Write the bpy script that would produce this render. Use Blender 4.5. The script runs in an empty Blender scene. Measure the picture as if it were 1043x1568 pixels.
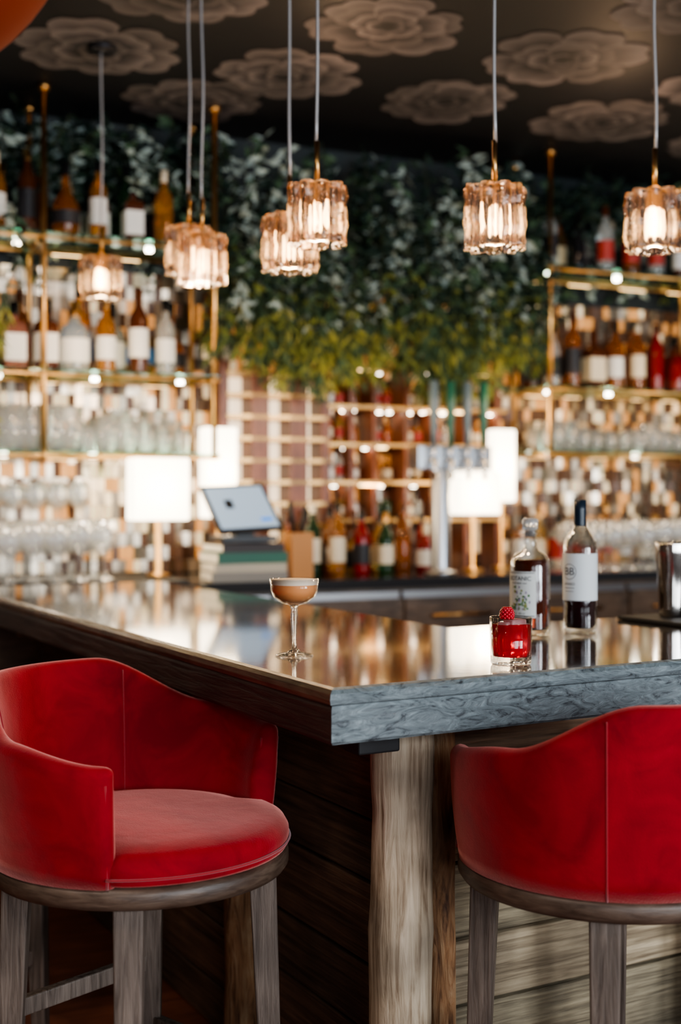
import bpy, math, random
from mathutils import Vector, Matrix
random.seed(7)
R=math.radians
scene=bpy.context.scene
try:
    scene.view_settings.view_transform='AgX'; scene.view_settings.look='AgX - Medium High Contrast'
except Exception as ex: print(ex)
# ------------------------------------------------------------------ materials
def nm(name):
    m=bpy.data.materials.new(name); m.use_nodes=True
    return m, m.node_tree.nodes, m.node_tree.links, m.node_tree.nodes['Principled BSDF']
def P(name,col,rough=.5,metal=0,trans=0,ior=1.45,em=None,es=0,coat=0,sheen=0,spec=.5,bump=0,bscale=50,var=0,vscale=5,sss=0):
    m,n,l,b=nm(name)
    b.inputs['Base Color'].default_value=(*col,1)
    b.inputs['Roughness'].default_value=rough
    b.inputs['Metallic'].default_value=metal
    b.inputs['Transmission Weight'].default_value=trans
    b.inputs['IOR'].default_value=ior
    b.inputs['Coat Weight'].default_value=coat
    b.inputs['Coat Roughness'].default_value=.03
    b.inputs['Sheen Weight'].default_value=sheen
    b.inputs['Specular IOR Level'].default_value=spec
    if sss:
        b.inputs['Subsurface Weight'].default_value=sss; b.inputs['Subsurface Radius'].default_value=(1,.3,.15); b.inputs['Subsurface Scale'].default_value=.03
    if em: 
        b.inputs['Emission Color'].default_value=(*em,1); b.inputs['Emission Strength'].default_value=es
    if var or bump:
        tc=n.new('ShaderNodeTexCoord'); nz=n.new('ShaderNodeTexNoise'); nz.inputs['Scale'].default_value=vscale if var else bscale
        nz.inputs['Detail'].default_value=5
        l.new(tc.outputs['Object'],nz.inputs['Vector'])
        if var:
            mx=n.new('ShaderNodeMix'); mx.data_type='RGBA'
            mx.inputs[6].default_value=(*[c*(1-var) for c in col],1); mx.inputs[7].default_value=(*[min(1,c*(1+var)) for c in col],1)
            l.new(nz.outputs['Fac'],mx.inputs[0]); l.new(mx.outputs[2],b.inputs['Base Color'])
        if bump:
            n2=n.new('ShaderNodeTexNoise'); n2.inputs['Scale'].default_value=bscale
            l.new(tc.outputs['Object'],n2.inputs['Vector'])
            bp=n.new('ShaderNodeBump'); bp.inputs['Strength'].default_value=bump; bp.inputs['Distance'].default_value=.01
            l.new(n2.outputs['Fac'],bp.inputs['Height']); l.new(bp.outputs['Normal'],b.inputs['Normal'])
    return m
def WOOD(name,c1,c2,stretch=(1,12,12),scale=3,rough=.6,bump=.3,c3=None,dist=.5,patch=.35):
    # fine fibre grain + broad weathered patches
    m,n,l,b=nm(name)
    tc=n.new('ShaderNodeTexCoord'); mp=n.new('ShaderNodeMapping'); mp.inputs['Scale'].default_value=stretch
    l.new(tc.outputs['Object'],mp.inputs['Vector'])
    nz=n.new('ShaderNodeTexNoise'); nz.inputs['Scale'].default_value=scale; nz.inputs['Detail'].default_value=10; nz.inputs['Roughness'].default_value=.62; nz.inputs['Distortion'].default_value=dist
    l.new(mp.outputs['Vector'],nz.inputs['Vector'])
    cr=n.new('ShaderNodeValToRGB'); cr.color_ramp.elements[0].position=.32; cr.color_ramp.elements[1].position=.68
    cr.color_ramp.elements[0].color=(*c1,1); cr.color_ramp.elements[1].color=(*c2,1)
    if c3:
        e=cr.color_ramp.elements.new(.5); e.color=(*c3,1)
    l.new(nz.outputs['Fac'],cr.inputs['Fac'])
    nb=n.new('ShaderNodeTexNoise'); nb.inputs['Scale'].default_value=4.5; nb.inputs['Detail'].default_value=3
    l.new(tc.outputs['Object'],nb.inputs['Vector'])
    mr=n.new('ShaderNodeMapRange'); mr.inputs[1].default_value=.35; mr.inputs[2].default_value=.65; mr.inputs[3].default_value=1-patch; mr.inputs[4].default_value=1+patch*.5
    l.new(nb.outputs['Fac'],mr.inputs[0])
    mx=n.new('ShaderNodeMix'); mx.data_type='RGBA'; mx.blend_type='MULTIPLY'; mx.inputs[0].default_value=1
    l.new(cr.outputs['Color'],mx.inputs[6]); l.new(mr.outputs[0],mx.inputs[7]); l.new(mx.outputs[2],b.inputs['Base Color'])
    bp=n.new('ShaderNodeBump'); bp.inputs['Strength'].default_value=bump; bp.inputs['Distance'].default_value=.01
    l.new(nz.outputs['Fac'],bp.inputs['Height']); l.new(bp.outputs['Normal'],b.inputs['Normal'])
    b.inputs['Roughness'].default_value=rough
    return m
def THIN(name,col=(1,1,1),gl=.25,tint=(.95,.97,.97),rough=.03,haze=0):
    m,n,l,b=nm(name); n.remove(b)
    out=n['Material Output']; tr=n.new('ShaderNodeBsdfTransparent'); tr.inputs['Color'].default_value=(*tint,1)
    g=n.new('ShaderNodeBsdfGlossy'); g.inputs['Color'].default_value=(*col,1); g.inputs['Roughness'].default_value=rough
    fr=n.new('ShaderNodeLayerWeight'); fr.inputs['Blend'].default_value=gl
    mx=n.new('ShaderNodeMixShader'); l.new(fr.outputs['Facing'],mx.inputs[0]); l.new(tr.outputs[0],mx.inputs[1]); l.new(g.outputs[0],mx.inputs[2])
    last=mx
    if haze:
        tl=n.new('ShaderNodeBsdfDiffuse'); tl.inputs['Color'].default_value=(1,1,1,1)
        m2=n.new('ShaderNodeMixShader'); m2.inputs[0].default_value=haze; l.new(mx.outputs[0],m2.inputs[1]); l.new(tl.outputs[0],m2.inputs[2]); last=m2
    l.new(last.outputs[0],out.inputs['Surface']); return m
def MIXGLASS(name,col,tint,fac=.5,rough=.02,bump=.4,scale=38):
    m,n,l,b=nm(name); n.remove(b)
    out=n['Material Output']; tr=n.new('ShaderNodeBsdfTransparent'); tr.inputs['Color'].default_value=(*tint,1)
    g=n.new('ShaderNodeBsdfGlass'); g.inputs['Color'].default_value=(*col,1); g.inputs['Roughness'].default_value=rough; g.inputs['IOR'].default_value=1.47
    if bump:
        tc=n.new('ShaderNodeTexCoord'); nz=n.new('ShaderNodeTexNoise'); nz.inputs['Scale'].default_value=scale; l.new(tc.outputs['Object'],nz.inputs['Vector'])
        bp=n.new('ShaderNodeBump'); bp.inputs['Strength'].default_value=bump; bp.inputs['Distance'].default_value=.006
        l.new(nz.outputs['Fac'],bp.inputs['Height']); l.new(bp.outputs['Normal'],g.inputs['Normal'])
    mx=n.new('ShaderNodeMixShader'); mx.inputs[0].default_value=fac
    l.new(tr.outputs[0],mx.inputs[1]); l.new(g.outputs[0],mx.inputs[2]); l.new(mx.outputs[0],out.inputs['Surface']); return m

# ------------------------------------------------------------------ mesh builder
class MB:
    def __init__(s): s.v=[];s.f=[];s.m=[];s.sm=[];s.col=[]
    def add(s,vs,fs,mi=0,smooth=False):
        o=len(s.v); s.v+= [tuple(v) for v in vs]
        for i,f in enumerate(fs):
            s.f.append([o+k for k in f]); s.m.append(mi[i] if isinstance(mi,list) else mi); s.sm.append(smooth)
    def box(s,c,d,mi=0,rz=0,M=None):
        x,y,z=[k/2 for k in d]
        vs=[Vector(p) for p in [(-x,-y,-z),(x,-y,-z),(x,y,-z),(-x,y,-z),(-x,-y,z),(x,-y,z),(x,y,z),(-x,y,z)]]
        if M is None: M=Matrix.Translation(c)@Matrix.Rotation(rz,4,'Z')
        else: M=Matrix.Translation(c)@M
        s.add([M@v for v in vs],[(3,2,1,0),(4,5,6,7),(0,1,5,4),(1,2,6,5),(2,3,7,6),(3,0,4,7)],mi)
    def lathe(s,prof,c=(0,0,0),mi=0,n=24,rot=0,M=None,smooth=True,rf=None,a0=0,a1=None):
        vs=[];fs=[];ms=[]
        full=a1 is None
        if full: a1=2*math.pi
        cols=n if full else n+1
        for (r,z) in prof:
            for k in range(cols):
                a=rot+a0+(a1-a0)*k/n
                rr=r*(rf(a,z) if rf else 1)
                v=Vector((rr*math.cos(a),rr*math.sin(a),z))
                if M: v=M@v
                vs.append(v+Vector(c))
        for i in range(len(prof)-1):
            m_=mi[i] if isinstance(mi,list) else mi
            for k in range(n):
                k2=(k+1)%cols if full else k+1
                fs.append((i*cols+k,i*cols+k2,(i+1)*cols+k2,(i+1)*cols+k)); ms.append(m_)
        s.add(vs,fs,ms,smooth)
    def tube(s,p0,p1,r0,r1=None,mi=0,n=12,smooth=True,rot=0):
        p0=Vector(p0);p1=Vector(p1); r1=r0 if r1 is None else r1
        d=p1-p0; L=d.length; q=d.to_track_quat('Z','Y').to_matrix().to_4x4()
        s.lathe([(0,0),(r0,0),(r1,L),(0,L)],p0,mi,n,rot,M=q,smooth=smooth)
    def path(s,pts,r,mi=0,n=8):
        pts=[Vector(p) for p in pts]; vs=[];fs=[]
        for i,p in enumerate(pts):
            d=(pts[min(i+1,len(pts)-1)]-pts[max(i-1,0)]).normalized()
            up=Vector((0,0,1)) if abs(d.z)<.95 else Vector((1,0,0))
            a=d.cross(up).normalized(); b=a.cross(d)
            for k in range(n):
                t=2*math.pi*k/n; vs.append(p+a*r*math.cos(t)+b*r*math.sin(t))
        for i in range(len(pts)-1):
            for k in range(n):
                fs.append((i*n+k,i*n+(k+1)%n,(i+1)*n+(k+1)%n,(i+1)*n+k))
        fs.append(tuple(range(n))[::-1]); fs.append(tuple(range((len(pts)-1)*n,len(pts)*n)))
        s.add(vs,fs,mi,True)
    def make(s,name,mats,loc=(0,0,0),rz=0,parent=None,bevel=0,sub=0,recalc=True,fix=False):
        me=bpy.data.meshes.new(name); me.from_pydata(s.v,[],s.f)
        for m in mats: me.materials.append(m)
        me.polygons.foreach_set('material_index',s.m); me.polygons.foreach_set('use_smooth',s.sm)
        me.update()
        if recalc:
            import bmesh
            bm=bmesh.new(); bm.from_mesh(me)
            bmesh.ops.remove_doubles(bm,verts=bm.verts,dist=1e-6)
            bmesh.ops.recalc_face_normals(bm,faces=bm.faces); bm.to_mesh(me); bm.free()
        ob=bpy.data.objects.new(name,me); scene.collection.objects.link(ob)
        ob.location=loc; ob.rotation_euler=(0,0,rz)
        if parent: ob.parent=parent
        if bevel:
            b=ob.modifiers.new('bevel','BEVEL'); b.width=bevel; b.segments=3; b.limit_method='ANGLE'
        if sub:
            b=ob.modifiers.new('sub','SUBSURF'); b.levels=sub; b.render_levels=sub
        return ob
def empty(name,loc=(0,0,0),rz=0):
    e=bpy.data.objects.new(name,None); e.empty_display_size=.1; scene.collection.objects.link(e); e.location=loc; e.rotation_euler=(0,0,rz); return e
def lamp(name,kind,loc,energy,col,size=.1,rot=None,size_y=None,parent=None):
    d=bpy.data.lights.new(name,kind); d.energy=energy; d.color=col
    if kind=='AREA':
        d.size=size
        if size_y: d.shape='RECTANGLE'; d.size_y=size_y
    elif kind in('POINT','SPOT'): d.shadow_soft_size=size
    o=bpy.data.objects.new(name,d); scene.collection.objects.link(o); o.location=loc
    if rot: o.rotation_euler=rot
    if parent: o.parent=parent
    return o

# ------------------------------------------------------------------ frames
EYE=1.385
CORNER=(-.018,2.21,0); A1=R(29.07)      # bar corner frame
P0=Vector((-1.21,5.19,0)); A2=R(24)     # back-bar frame (s,o,z)
u2=Vector((math.cos(A2),math.sin(A2),0)); n2=Vector((-math.sin(A2),math.cos(A2),0))
def W(s,o,z=0): return P0+u2*s+n2*o+Vector((0,0,z))
H=3.07

# ------------------------------------------------------------------ materials list
brass=P('brass',(.62,.36,.14),.28,1)
dkmetal=P('dark_metal',(.03,.03,.035),.4,.6)
chrome=P('chrome',(.75,.75,.76),.12,1)
black=P('black_rubber',(.012,.012,.013),.6)
thin=THIN('clear_glass',tint=(.9,.93,.93),gl=.3)
shelfglass=THIN('shelf_glass',tint=(.75,.9,.86),gl=.3,col=(.7,.9,.85))
cream=P('cream_paper',(.85,.8,.7),.7)

# ------------------------------------------------------------------ ROOM
S0,S1,O0,O1=-2.6,5.2,-8.2,.45
m_back=P('wall_paint_teal',(.010,.018,.021),.55,var=.3)
m_side=P('wall_paint_dark',(.07,.05,.042),.7,var=.2)
m_ceil=P('ceiling_paper_dark',(.007,.007,.010),.6,var=.25,vscale=3)
m_floor=WOOD('floor_wood',(.14,.04,.02),(.34,.11,.055),(2,14,14),2,.4,.1)
b=MB(); b.box(((S0+S1)/2,(O0+O1)/2,-.05),(S1-S0+.4,O1-O0+.4,.1)); b.make('floor',[m_floor],P0,A2)
b=MB(); b.box(((S0+S1)/2,(O0+O1)/2,H+.05),(S1-S0+.4,O1-O0+.4,.1)); ceil=b.make('ceiling',[m_ceil],P0,A2)
b=MB(); b.box(((S0+S1)/2,O1+.1,H/2),(S1-S0+.4,.2,H)); b.make('wall_back',[m_back],P0,A2)
b=MB(); b.box((S0-.1,(O0+O1)/2,H/2),(.2,O1-O0,H)); b.make('wall_left',[m_side],P0,A2)
b=MB(); b.box((S1+.1,(O0+O1)/2,H/2),(.2,O1-O0,H)); b.make('wall_right',[m_side],P0,A2)
b=MB(); wz0,wz1=.7,2.7; wins=[(-1.9,-.1),(.5,2.3),(2.9,4.7)]
b.box(((S0+S1)/2,O0-.1,wz0/2),(S1-S0+.4,.2,wz0)); b.box(((S0+S1)/2,O0-.1,(wz1+H)/2),(S1-S0+.4,.2,H-wz1))
xs=[S0-.2]+[k for w in wins for k in w]+[S1+.2]
for i in range(0,len(xs),2): b.box(((xs[i]+xs[i+1])/2,O0-.1,(wz0+wz1)/2),(xs[i+1]-xs[i],.2,wz1-wz0))
b.make('wall_front',[m_side],P0,A2)
for i,(a,c) in enumerate(wins):
    b=MB(); m=(a+c)/2; w=c-a; h=wz1-wz0; zc=(wz0+wz1)/2
    for x in (a+.03,m,c-.03): b.box((x,O0-.1,zc),(.06,.08,h))
    for z in (wz0+.03,zc+.3,wz1-.03): b.box((m,O0-.1,z),(w,.07,.06))
    b.box((m,O0-.1,zc),(w,.01,h),1)
    b.make('window_%d'%(i+1),[dkmetal,thin],P0,A2)
w=scene.world=bpy.data.worlds.new('World'); w.use_nodes=True
bg=w.node_tree.nodes['Background']; bg.inputs[0].default_value=(.75,.87,1,1); bg.inputs[1].default_value=1.2
for i,(a,c) in enumerate(wins):
    o=lamp('window_daylight_%d'%(i+1),'AREA',W((a+c)/2,O0+.06,1.75),[85,120,200][i],(.86,.93,1),c-a-.1,(R(90),0,A2),1.9)
pl=empty('added_fill_panel',(-1.3,1.0,0))  # unseen panel added overhead as fill for stools and floor
b=MB(); b.box((0,0,H-.012),(.9,.5,.022)); b.make('fill_frame',[dkmetal],parent=pl)
lamp('fill_lamp','AREA',(0,0,H-.03),36,(1,.88,.76),.8,None,.45,parent=pl)

# ceiling flowers (printed wallpaper) as part of the ceiling
m,n,l,bs=nm('ceiling_print'); at=n.new('ShaderNodeVertexColor'); at.layer_name='Col'
l.new(at.outputs['Color'],bs.inputs['Base Color']); bs.inputs['Roughness'].default_value=.7; m_print=m
def flower(mb,cols,cx,cy,sz,rot):
    layers=[(1.0,6,0,.0),(.72,5,.5,.0008),(.46,4,.1,.0016),(.22,3,.5,.0024)]
    for (sc,np_,off,dz) in layers:
        for k in range(np_):
            a=rot+(k+off)*2*math.pi/np_+random.uniform(-.08,.08)
            pr=sz*.5*sc*random.uniform(.86,1.08)
            N=13; half=math.pi/np_*1.12; g=random.uniform(.6,1.15)
            base=Vector((cx,cy,H-.004-dz-.0001*k))
            rings=[[],[],[],[]]
            for i in range(N):
                t=-1+2*i/(N-1); ang=a+t*half
                rr=pr*(.54+.46*math.sqrt(max(0,1-abs(t)**2.4)))*(1-.09*math.exp(-(t*5)**2))
                for q,fq in enumerate((.45,.70,.90,1.0)): rings[q].append(base+Vector((math.cos(ang)*rr*fq,math.sin(ang)*rr*fq,0)))
            o=len(mb.v)
            mb.v+=[tuple(v) for v in [base]+rings[0]+rings[1]+rings[2]+rings[3]]
            cols+= [(.008,.008,.010)]+[(.013*g,.012*g,.015*g)]*N+[(.048*g,.043*g,.048*g)]*N+[(.125*g,.112*g,.118*g)]*N+[(.155*g,.138*g,.144*g)]*N
            for i in range(N-1):
                mb.f.append([o,o+1+i,o+2+i]); mb.m.append(0); mb.sm.append(False)
                for q in range(3):
                    x0=o+1+q*N+i; x1=x0+N
                    mb.f.append([x0,x1,x1+1,x0+1]); mb.m.append(0); mb.sm.append(False)
fl=[(.163,4.55),(.86,4.9),(.45,5.42),(-.225,5.1),(1.18,5.72),(-.93,4.8),(-.5,4.25),(1.25,4.35),(1.62,5.25),(.75,4.0),(.1,3.7),(-.55,3.6),(-1.35,4.2),(1.85,6.1),(2.1,4.7),(-.62,5.42),(1.9,5.6)]
b=MB(); cols=[]
for (x,y) in fl: flower(b,cols,x,y,.64,random.random()*6)
for i in range(-4,7):
    for j in range(-6,5):
        x=i*.72+(.36 if j%2 else 0); y=j*.62+.3
        if y<3.3 and abs(x)<3.6 and y>-2: flower(b,cols,x,y,.6,random.random()*6)
ob=b.make('flower_print',[m_print],recalc=False)
ca=ob.data.color_attributes.new('Col','FLOAT_COLOR','POINT')
for i,c in enumerate(cols): ca.data[i].color=(*c,1)
ob.parent=ceil; ob.matrix_parent_inverse=(Matrix.Translation(P0)@Matrix.Rotation(A2,4,'Z')).inverted()

# ------------------------------------------------------------------ BAR COUNTER
def STONE(name,base,streak,rough=.35):
    m,n,l,bs=nm(name)
    tc=n.new('ShaderNodeTexCoord'); mp=n.new('ShaderNodeMapping'); mp.inputs['Rotation'].default_value=(0,R(32),0); mp.inputs['Scale'].default_value=(6,6,18)
    l.new(tc.outputs['Object'],mp.inputs['Vector'])
    nz=n.new('ShaderNodeTexNoise'); nz.inputs['Scale'].default_value=2.6; nz.inputs['Detail'].default_value=10; nz.inputs['Distortion'].default_value=2.2; nz.inputs['Roughness'].default_value=.68
    l.new(mp.outputs['Vector'],nz.inputs['Vector'])
    cr=n.new('ShaderNodeValToRGB'); e=cr.color_ramp.elements; e[0].position=.36; e[0].color=(*streak,1); e[1].position=.66; e[1].color=(*[c*1.5 for c in base],1)
    k=e.new(.45); k.color=(*[(base[i]*.7+streak[i]*.3) for i in range(3)],1)
    k=e.new(.54); k.color=(*base,1)
    l.new(nz.outputs['Fac'],cr.inputs['Fac']); l.new(cr.outputs['Color'],bs.inputs['Base Color'])
    bp=n.new('ShaderNodeBump'); bp.inputs['Strength'].default_value=.5; bp.inputs['Distance'].default_value=.006
    l.new(nz.outputs['Fac'],bp.inputs['Height']); l.new(bp.outputs['Normal'],bs.inputs['Normal'])
    bs.inputs['Roughness'].default_value=rough
    return m
m_stone=STONE('edge_grey_wood',(.16,.195,.205),(.035,.043,.050))
m_top=WOOD('polished_top',(.020,.018,.017),(.085,.072,.062),(3,5,5),2,.085,.012,dist=2.5)
m_top.node_tree.nodes['Principled BSDF'].inputs['Coat Weight'].default_value=.5
m_top.node_tree.nodes['Principled BSDF'].inputs['Coat Roughness'].default_value=.06
m_edge_dk=WOOD('edge_dark_wood',(.022,.016,.013),(.085,.058,.045),(16,1.6,22),3,.45,.5)
m_edge_lip=WOOD('edge_brown_lip',(.08,.048,.03),(.22,.135,.085),(16,1.6,22),3,.25,.2)
LU,LV,DP=3.3,2.82,.78
bar=empty('bar_counter',CORNER,A1)
b=MB()
levels=[(1.05,.016),(1.047,.008),(1.040,.002),(1.030,0),(1.022,.002),(1.018,.008),(1.012,.006),(.955,.006),(.95,.010)]
def outl(i): return [(i,i),(LU-i,i),(LU-i,DP-i),(DP-i,DP-i),(DP-i,LV-i),(i,LV-i)]
vs=[];fs=[];ms=[]
for (z,i) in levels:
    for p in outl(i): vs.append((p[0],p[1],z))
for q in range(len(levels)-1):
    for k in range(6):
        fs.append((q*6+k,q*6+(k+1)%6,(q+1)*6+(k+1)%6,(q+1)*6+k))
        if k==5: ms.append(2 if q>=5 else 3)
        elif k==0: ms.append(1)
        else: ms.append(0)
fs+=[(0,1,2,3),(0,3,4,5)]; ms+=[0,0]
o=(len(levels)-1)*6; fs+=[(o+3,o+2,o+1,o),(o+5,o+4,o+3,o)]; ms+=[2,2]
b.add(vs,fs,ms); b.make('slab_top',[m_top,m_stone,m_edge_dk,m_edge_lip],parent=bar)
m_pl=[WOOD('plank_brown',(.09,.055,.034),(.32,.20,.12),(1.3,12,30),3,.65,.8),
      WOOD('plank_weathered',(.20,.145,.09),(.66,.53,.36),(1.3,12,30),3,.7,.9,c3=(.44,.345,.225),patch=.45),
      WOOD('plank_olive',(.16,.13,.085),(.54,.45,.30),(1.3,12,34),3.5,.7,.9,patch=.45)]
m_pd=[WOOD('plank_dark',(.045,.026,.018),(.19,.11,.065),(12,1.3,30),3,.5,.7),WOOD('plank_dark_red',(.06,.032,.02),(.23,.125,.072),(12,1.3,32),3,.5,.7)]
b=MB(); IN=.28
b.box(((IN+LU)/2+.01,(IN+.72)/2,.475),(LU-IN-.04,.72-IN-.04,.949))
b.box(((IN+.72)/2,(IN+LV)/2+.2,.475),(.72-IN-.04,LV-IN-.45,.949))
b.make('carcass',[m_pd[0]],parent=bar)
b=MB(); z=.0
hs=[.15,.17,.14,.16,.15,.1779]
for i,h in enumerate(hs):
    b.box(((IN+LU)/2,IN+random.uniform(-.005,.005),z+h/2),(LU-IN,.03,h-.008),[1,2,1,2,1,0][i])
    z+=h
b.make('front_planks',m_pl,parent=bar,bevel=.004)
b=MB(); z=0
for i,h in enumerate([.12,.16,.14,.17,.13,.2279]):
    b.box((IN+random.uniform(-.004,.004),(IN+LV)/2-.02,z+h/2),(.03,LV-IN-.05,h-.006),i%2); z+=h
b.make('side_planks',m_pd,parent=bar,bevel=.004)
m_log=WOOD('peeled_log',(.20,.125,.07),(.64,.52,.385),(20,20,1.6),3.0,.6,.6,c3=(.47,.37,.26),dist=.7,patch=.5)
m_log2=WOOD('rustic_log',(.08,.032,.015),(.55,.36,.20),(12,12,1.8),3.5,.6,.9,c3=(.38,.19,.085),dist=1.5,patch=.5)
def log(name,x,y,r,mat,z0=0,z1=.949,sd=0):
    b=MB(); prof=[(0,z0)]+[(r*(1+.04*math.sin(i*.9+sd)+.02*math.sin(i*2.3+sd)),z0+(z1-z0)*i/16) for i in range(17)]+[(0,z1)]
    b.lathe(prof,(x,y,0),0,32,rf=lambda a,z:1+.035*math.sin(3*a+z*4+sd)+.02*math.sin(7*a-z*9)+.012*math.sin(13*a+z*3))
    return b.make(name,[mat],parent=bar)
def toB(x,y):
    v=Matrix.Rotation(-A1,4,'Z')@Vector((x-CORNER[0],y-CORNER[1],0)); return v.x,v.y
x,y=toB(.118,2.50); log('corner_log',x,y,.061,m_log)
x,y=toB(.205,2.61); log('thin_log',x,y,.03,m_log2,sd=2)
x,y=toB(-.235,3.06); log('side_log',x,y,.045,m_log2,sd=1)
x,y=toB(.86,2.9); log('thick_log',x,y,.055,m_log,sd=4)
b=MB(); b.box((.16,.13,.927),(.09,.06,.044)); b.make('outlet_box',[black],parent=bar,bevel=.004)

# ------------------------------------------------------------------ STOOLS
def VELVET():
    m,n,l,bs=nm('red_velvet')
    tc=n.new('ShaderNodeTexCoord'); nz=n.new('ShaderNodeTexNoise'); nz.inputs['Scale'].default_value=7; nz.inputs['Detail'].default_value=6; nz.inputs['Roughness'].default_value=.6; nz.inputs['Distortion'].default_value=1.2
    l.new(tc.outputs['Object'],nz.inputs['Vector'])
    cr=n.new('ShaderNodeValToRGB'); e=cr.color_ramp.elements; e[0].position=.34; e[0].color=(.21,.004,.012,1); e[1].position=.68; e[1].color=(.34,.009,.020,1)
    l.new(nz.outputs['Fac'],cr.inputs['Fac']); l.new(cr.outputs['Color'],bs.inputs['Base Color'])
    bs.inputs['Roughness'].default_value=1; bs.inputs['Specular IOR Level'].default_value=.0
    bs.inputs['Sheen Weight'].default_value=1; bs.inputs['Sheen Roughness'].default_value=.42; bs.inputs['Sheen Tint'].default_value=(1,.42,.36,1)
    n2_=n.new('ShaderNodeTexNoise'); n2_.inputs['Scale'].default_value=350; n2_.inputs['Detail'].default_value=3; l.new(tc.outputs['Object'],n2_.inputs['Vector'])
    bp=n.new('ShaderNodeBump'); bp.inputs['Strength'].default_value=.3; bp.inputs['Distance'].default_value=.002
    l.new(n2_.outputs['Fac'],bp.inputs['Height'])
    n3=n.new('ShaderNodeTexNoise'); n3.inputs['Scale'].default_value=14; n3.inputs['Detail'].default_value=2; l.new(tc.outputs['Object'],n3.inputs['Vector'])
    b2=n.new('ShaderNodeBump'); b2.inputs['Strength'].default_value=.15; b2.inputs['Distance'].default_value=.012
    l.new(n3.outputs['Fac'],b2.inputs['Height']); l.new(bp.outputs['Normal'],b2.inputs['Normal']); l.new(b2.outputs['Normal'],bs.inputs['Normal'])
    return m
velvet=VELVET(); m_seam=P('velvet_seam',(.30,.006,.014),.8,sheen=.5)
m_leg=WOOD('grey_oak',(.060,.042,.032),(.20,.155,.125),(30,30,2),3,.5,.4)
m_ring=WOOD('stool_ring_wood',(.05,.03,.021),(.14,.095,.068),(5,5,30),3,.4,.2)
def sst(x): x=max(0,min(1,x)); return x*x*(3-2*x)
def ztop(a):
    a=abs(a); return 1.035-.092*sst((a-30)/48)-.028*sst((a-75)/42)
def stool(loc,face,legrot=0):
    e=empty('bar_stool',(loc[0],loc[1],0),face)
    b=MB(); AM=116; cross=[]
    Z0=.70
    angs=[-AM+2*AM*i/72 for i in range(73)]
    ext=[]
    for t in (90,70,45,22): ext.append((-AM-4.4*math.sin(R(t)),math.cos(R(t))))
    seq=[(a,max(c,.03)) for a,c in ext]+[(a,1) for a in angs]+[(-a,max(c,.03)) for a,c in reversed(ext)]
    th=.042; vs=[]; fs=[]
    for (a,c) in seq:
        zt=ztop(a)-(1-c)*.012; ca=math.radians(180+a); row=[]
        flare=lambda z:.290+.030*((z-Z0)/.33)
        T=th*c
        NL=8
        for i in range(NL+1):
            z=Z0+(zt-.02-Z0)*i/NL; ro=flare(z)-(th-T)/2; row.append((ro+.004*math.sin(math.pi*i/NL),z))
        ro=flare(zt-.02)-(th-T)/2
        for k in range(1,8):
            t=math.pi*k/8; row.append((ro-T/2+T/2*math.cos(t),zt-.02+.02*math.sin(t)))
        for i in range(NL+1):
            z=zt-.02-(zt-.02-Z0)*i/NL; row.append((flare(z)-(th-T)/2-T-.012*math.sin(math.pi*i/NL)*c,z))
        cross.append(len(row))
        for (r,z) in row: vs.append((r*math.cos(ca),r*math.sin(ca),z))
    n=cross[0]
    for i in range(len(seq)-1):
        for k in range(n):
            fs.append((i*n+k,i*n+(k+1)%n,(i+1)*n+(k+1)%n,(i+1)*n+k))
    fs.append(tuple(range(n))); fs.append(tuple(range((len(seq)-1)*n,len(seq)*n))[::-1])
    b.add(vs,fs,0,True)
    b.make('back_shell',[velvet],parent=e)
    b=MB()
    for sg in (-1,1):
        for (a,side) in ((sg*42,0),(sg*42,1)):
            ca=math.radians(180+a); pts=[]
            for i in range(13):
                z=Z0+(ztop(a)-.012-Z0)*i/12
                r=.290+.030*((z-Z0)/.33)+.004*math.sin(math.pi*i/12)+.0005 if side==0 else .290+.030*((z-Z0)/.33)-th-.012*math.sin(math.pi*i/12)
                pts.append((r*math.cos(ca),r*math.sin(ca),z))
            b.path(pts,.0016,0,6)
        for side in (0,1):
            ca=math.radians(180+sg*(AM+2.2)); pts=[]
            for i in range(12):
                z=Z0+(ztop(AM)-.03-Z0)*i/11; r=(.290+.030*((z-Z0)/.33))-(.004 if side==0 else th-.002); pts.append((r*math.cos(ca),r*math.sin(ca),z))
            b.path(pts,.0028,0,6)
    pts=[]
    for i in range(49):
        a=R(-62+124*i/48); pts.append((.292*math.cos(a),.292*math.sin(a),.718))
    b.path(pts,.0025,0,6)
    b.make('seams',[m_seam],parent=e)
    b=MB()
    def rfc(a,z):
        d=abs((math.degrees(a)+180)%360-180); return 1-.15*sst((d-58)/14)
    b.lathe([(0,.700),(.270,.700),(.286,.704),(.290,.710),(.289,.718),(.291,.724),(.290,.736),(.282,.750),(.264,.760),(.22,.766),(.12,.769),(0,.770)],(0,0,0),0,96,rf=rfc)
    b.make('seat_cushion',[velvet],parent=e)
    b=MB(); b.lathe([(0,.655),(.262,.655),(.283,.662),(.290,.672),(.290,.690),(.286,.699),(.27,.7),(0,.7)],(0,0,0),0,72)
    b.make('seat_frame',[m_ring],parent=e)
    legs=[]
    for k in range(4):
        a=R(45+90*k)+legrot; r0,r1=.238,.262; legs.append(a)
        b=MB(); vs=[]
        for (r,z,w) in ((r0,.66,.027),(r0+.012,.35,.023),(r1,0,.017)):
            for (dx,dy) in ((-w,-w),(w,-w),(w,w),(-w,w)):
                v=Matrix.Rotation(a,3,'Z')@Vector((r+dx,dy,z)); vs.append(v)
        fs=[(0,1,2,3)[::-1],(8,9,10,11)]
        for q in range(2):
            for j in range(4): fs.append((q*4+j,q*4+(j+1)%4,q*4+4+(j+1)%4,q*4+4+j))
        b.add(vs,fs,0); b.make('leg_%d'%(k+1),[m_leg],parent=e,bevel=.004)
    b=MB()
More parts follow.
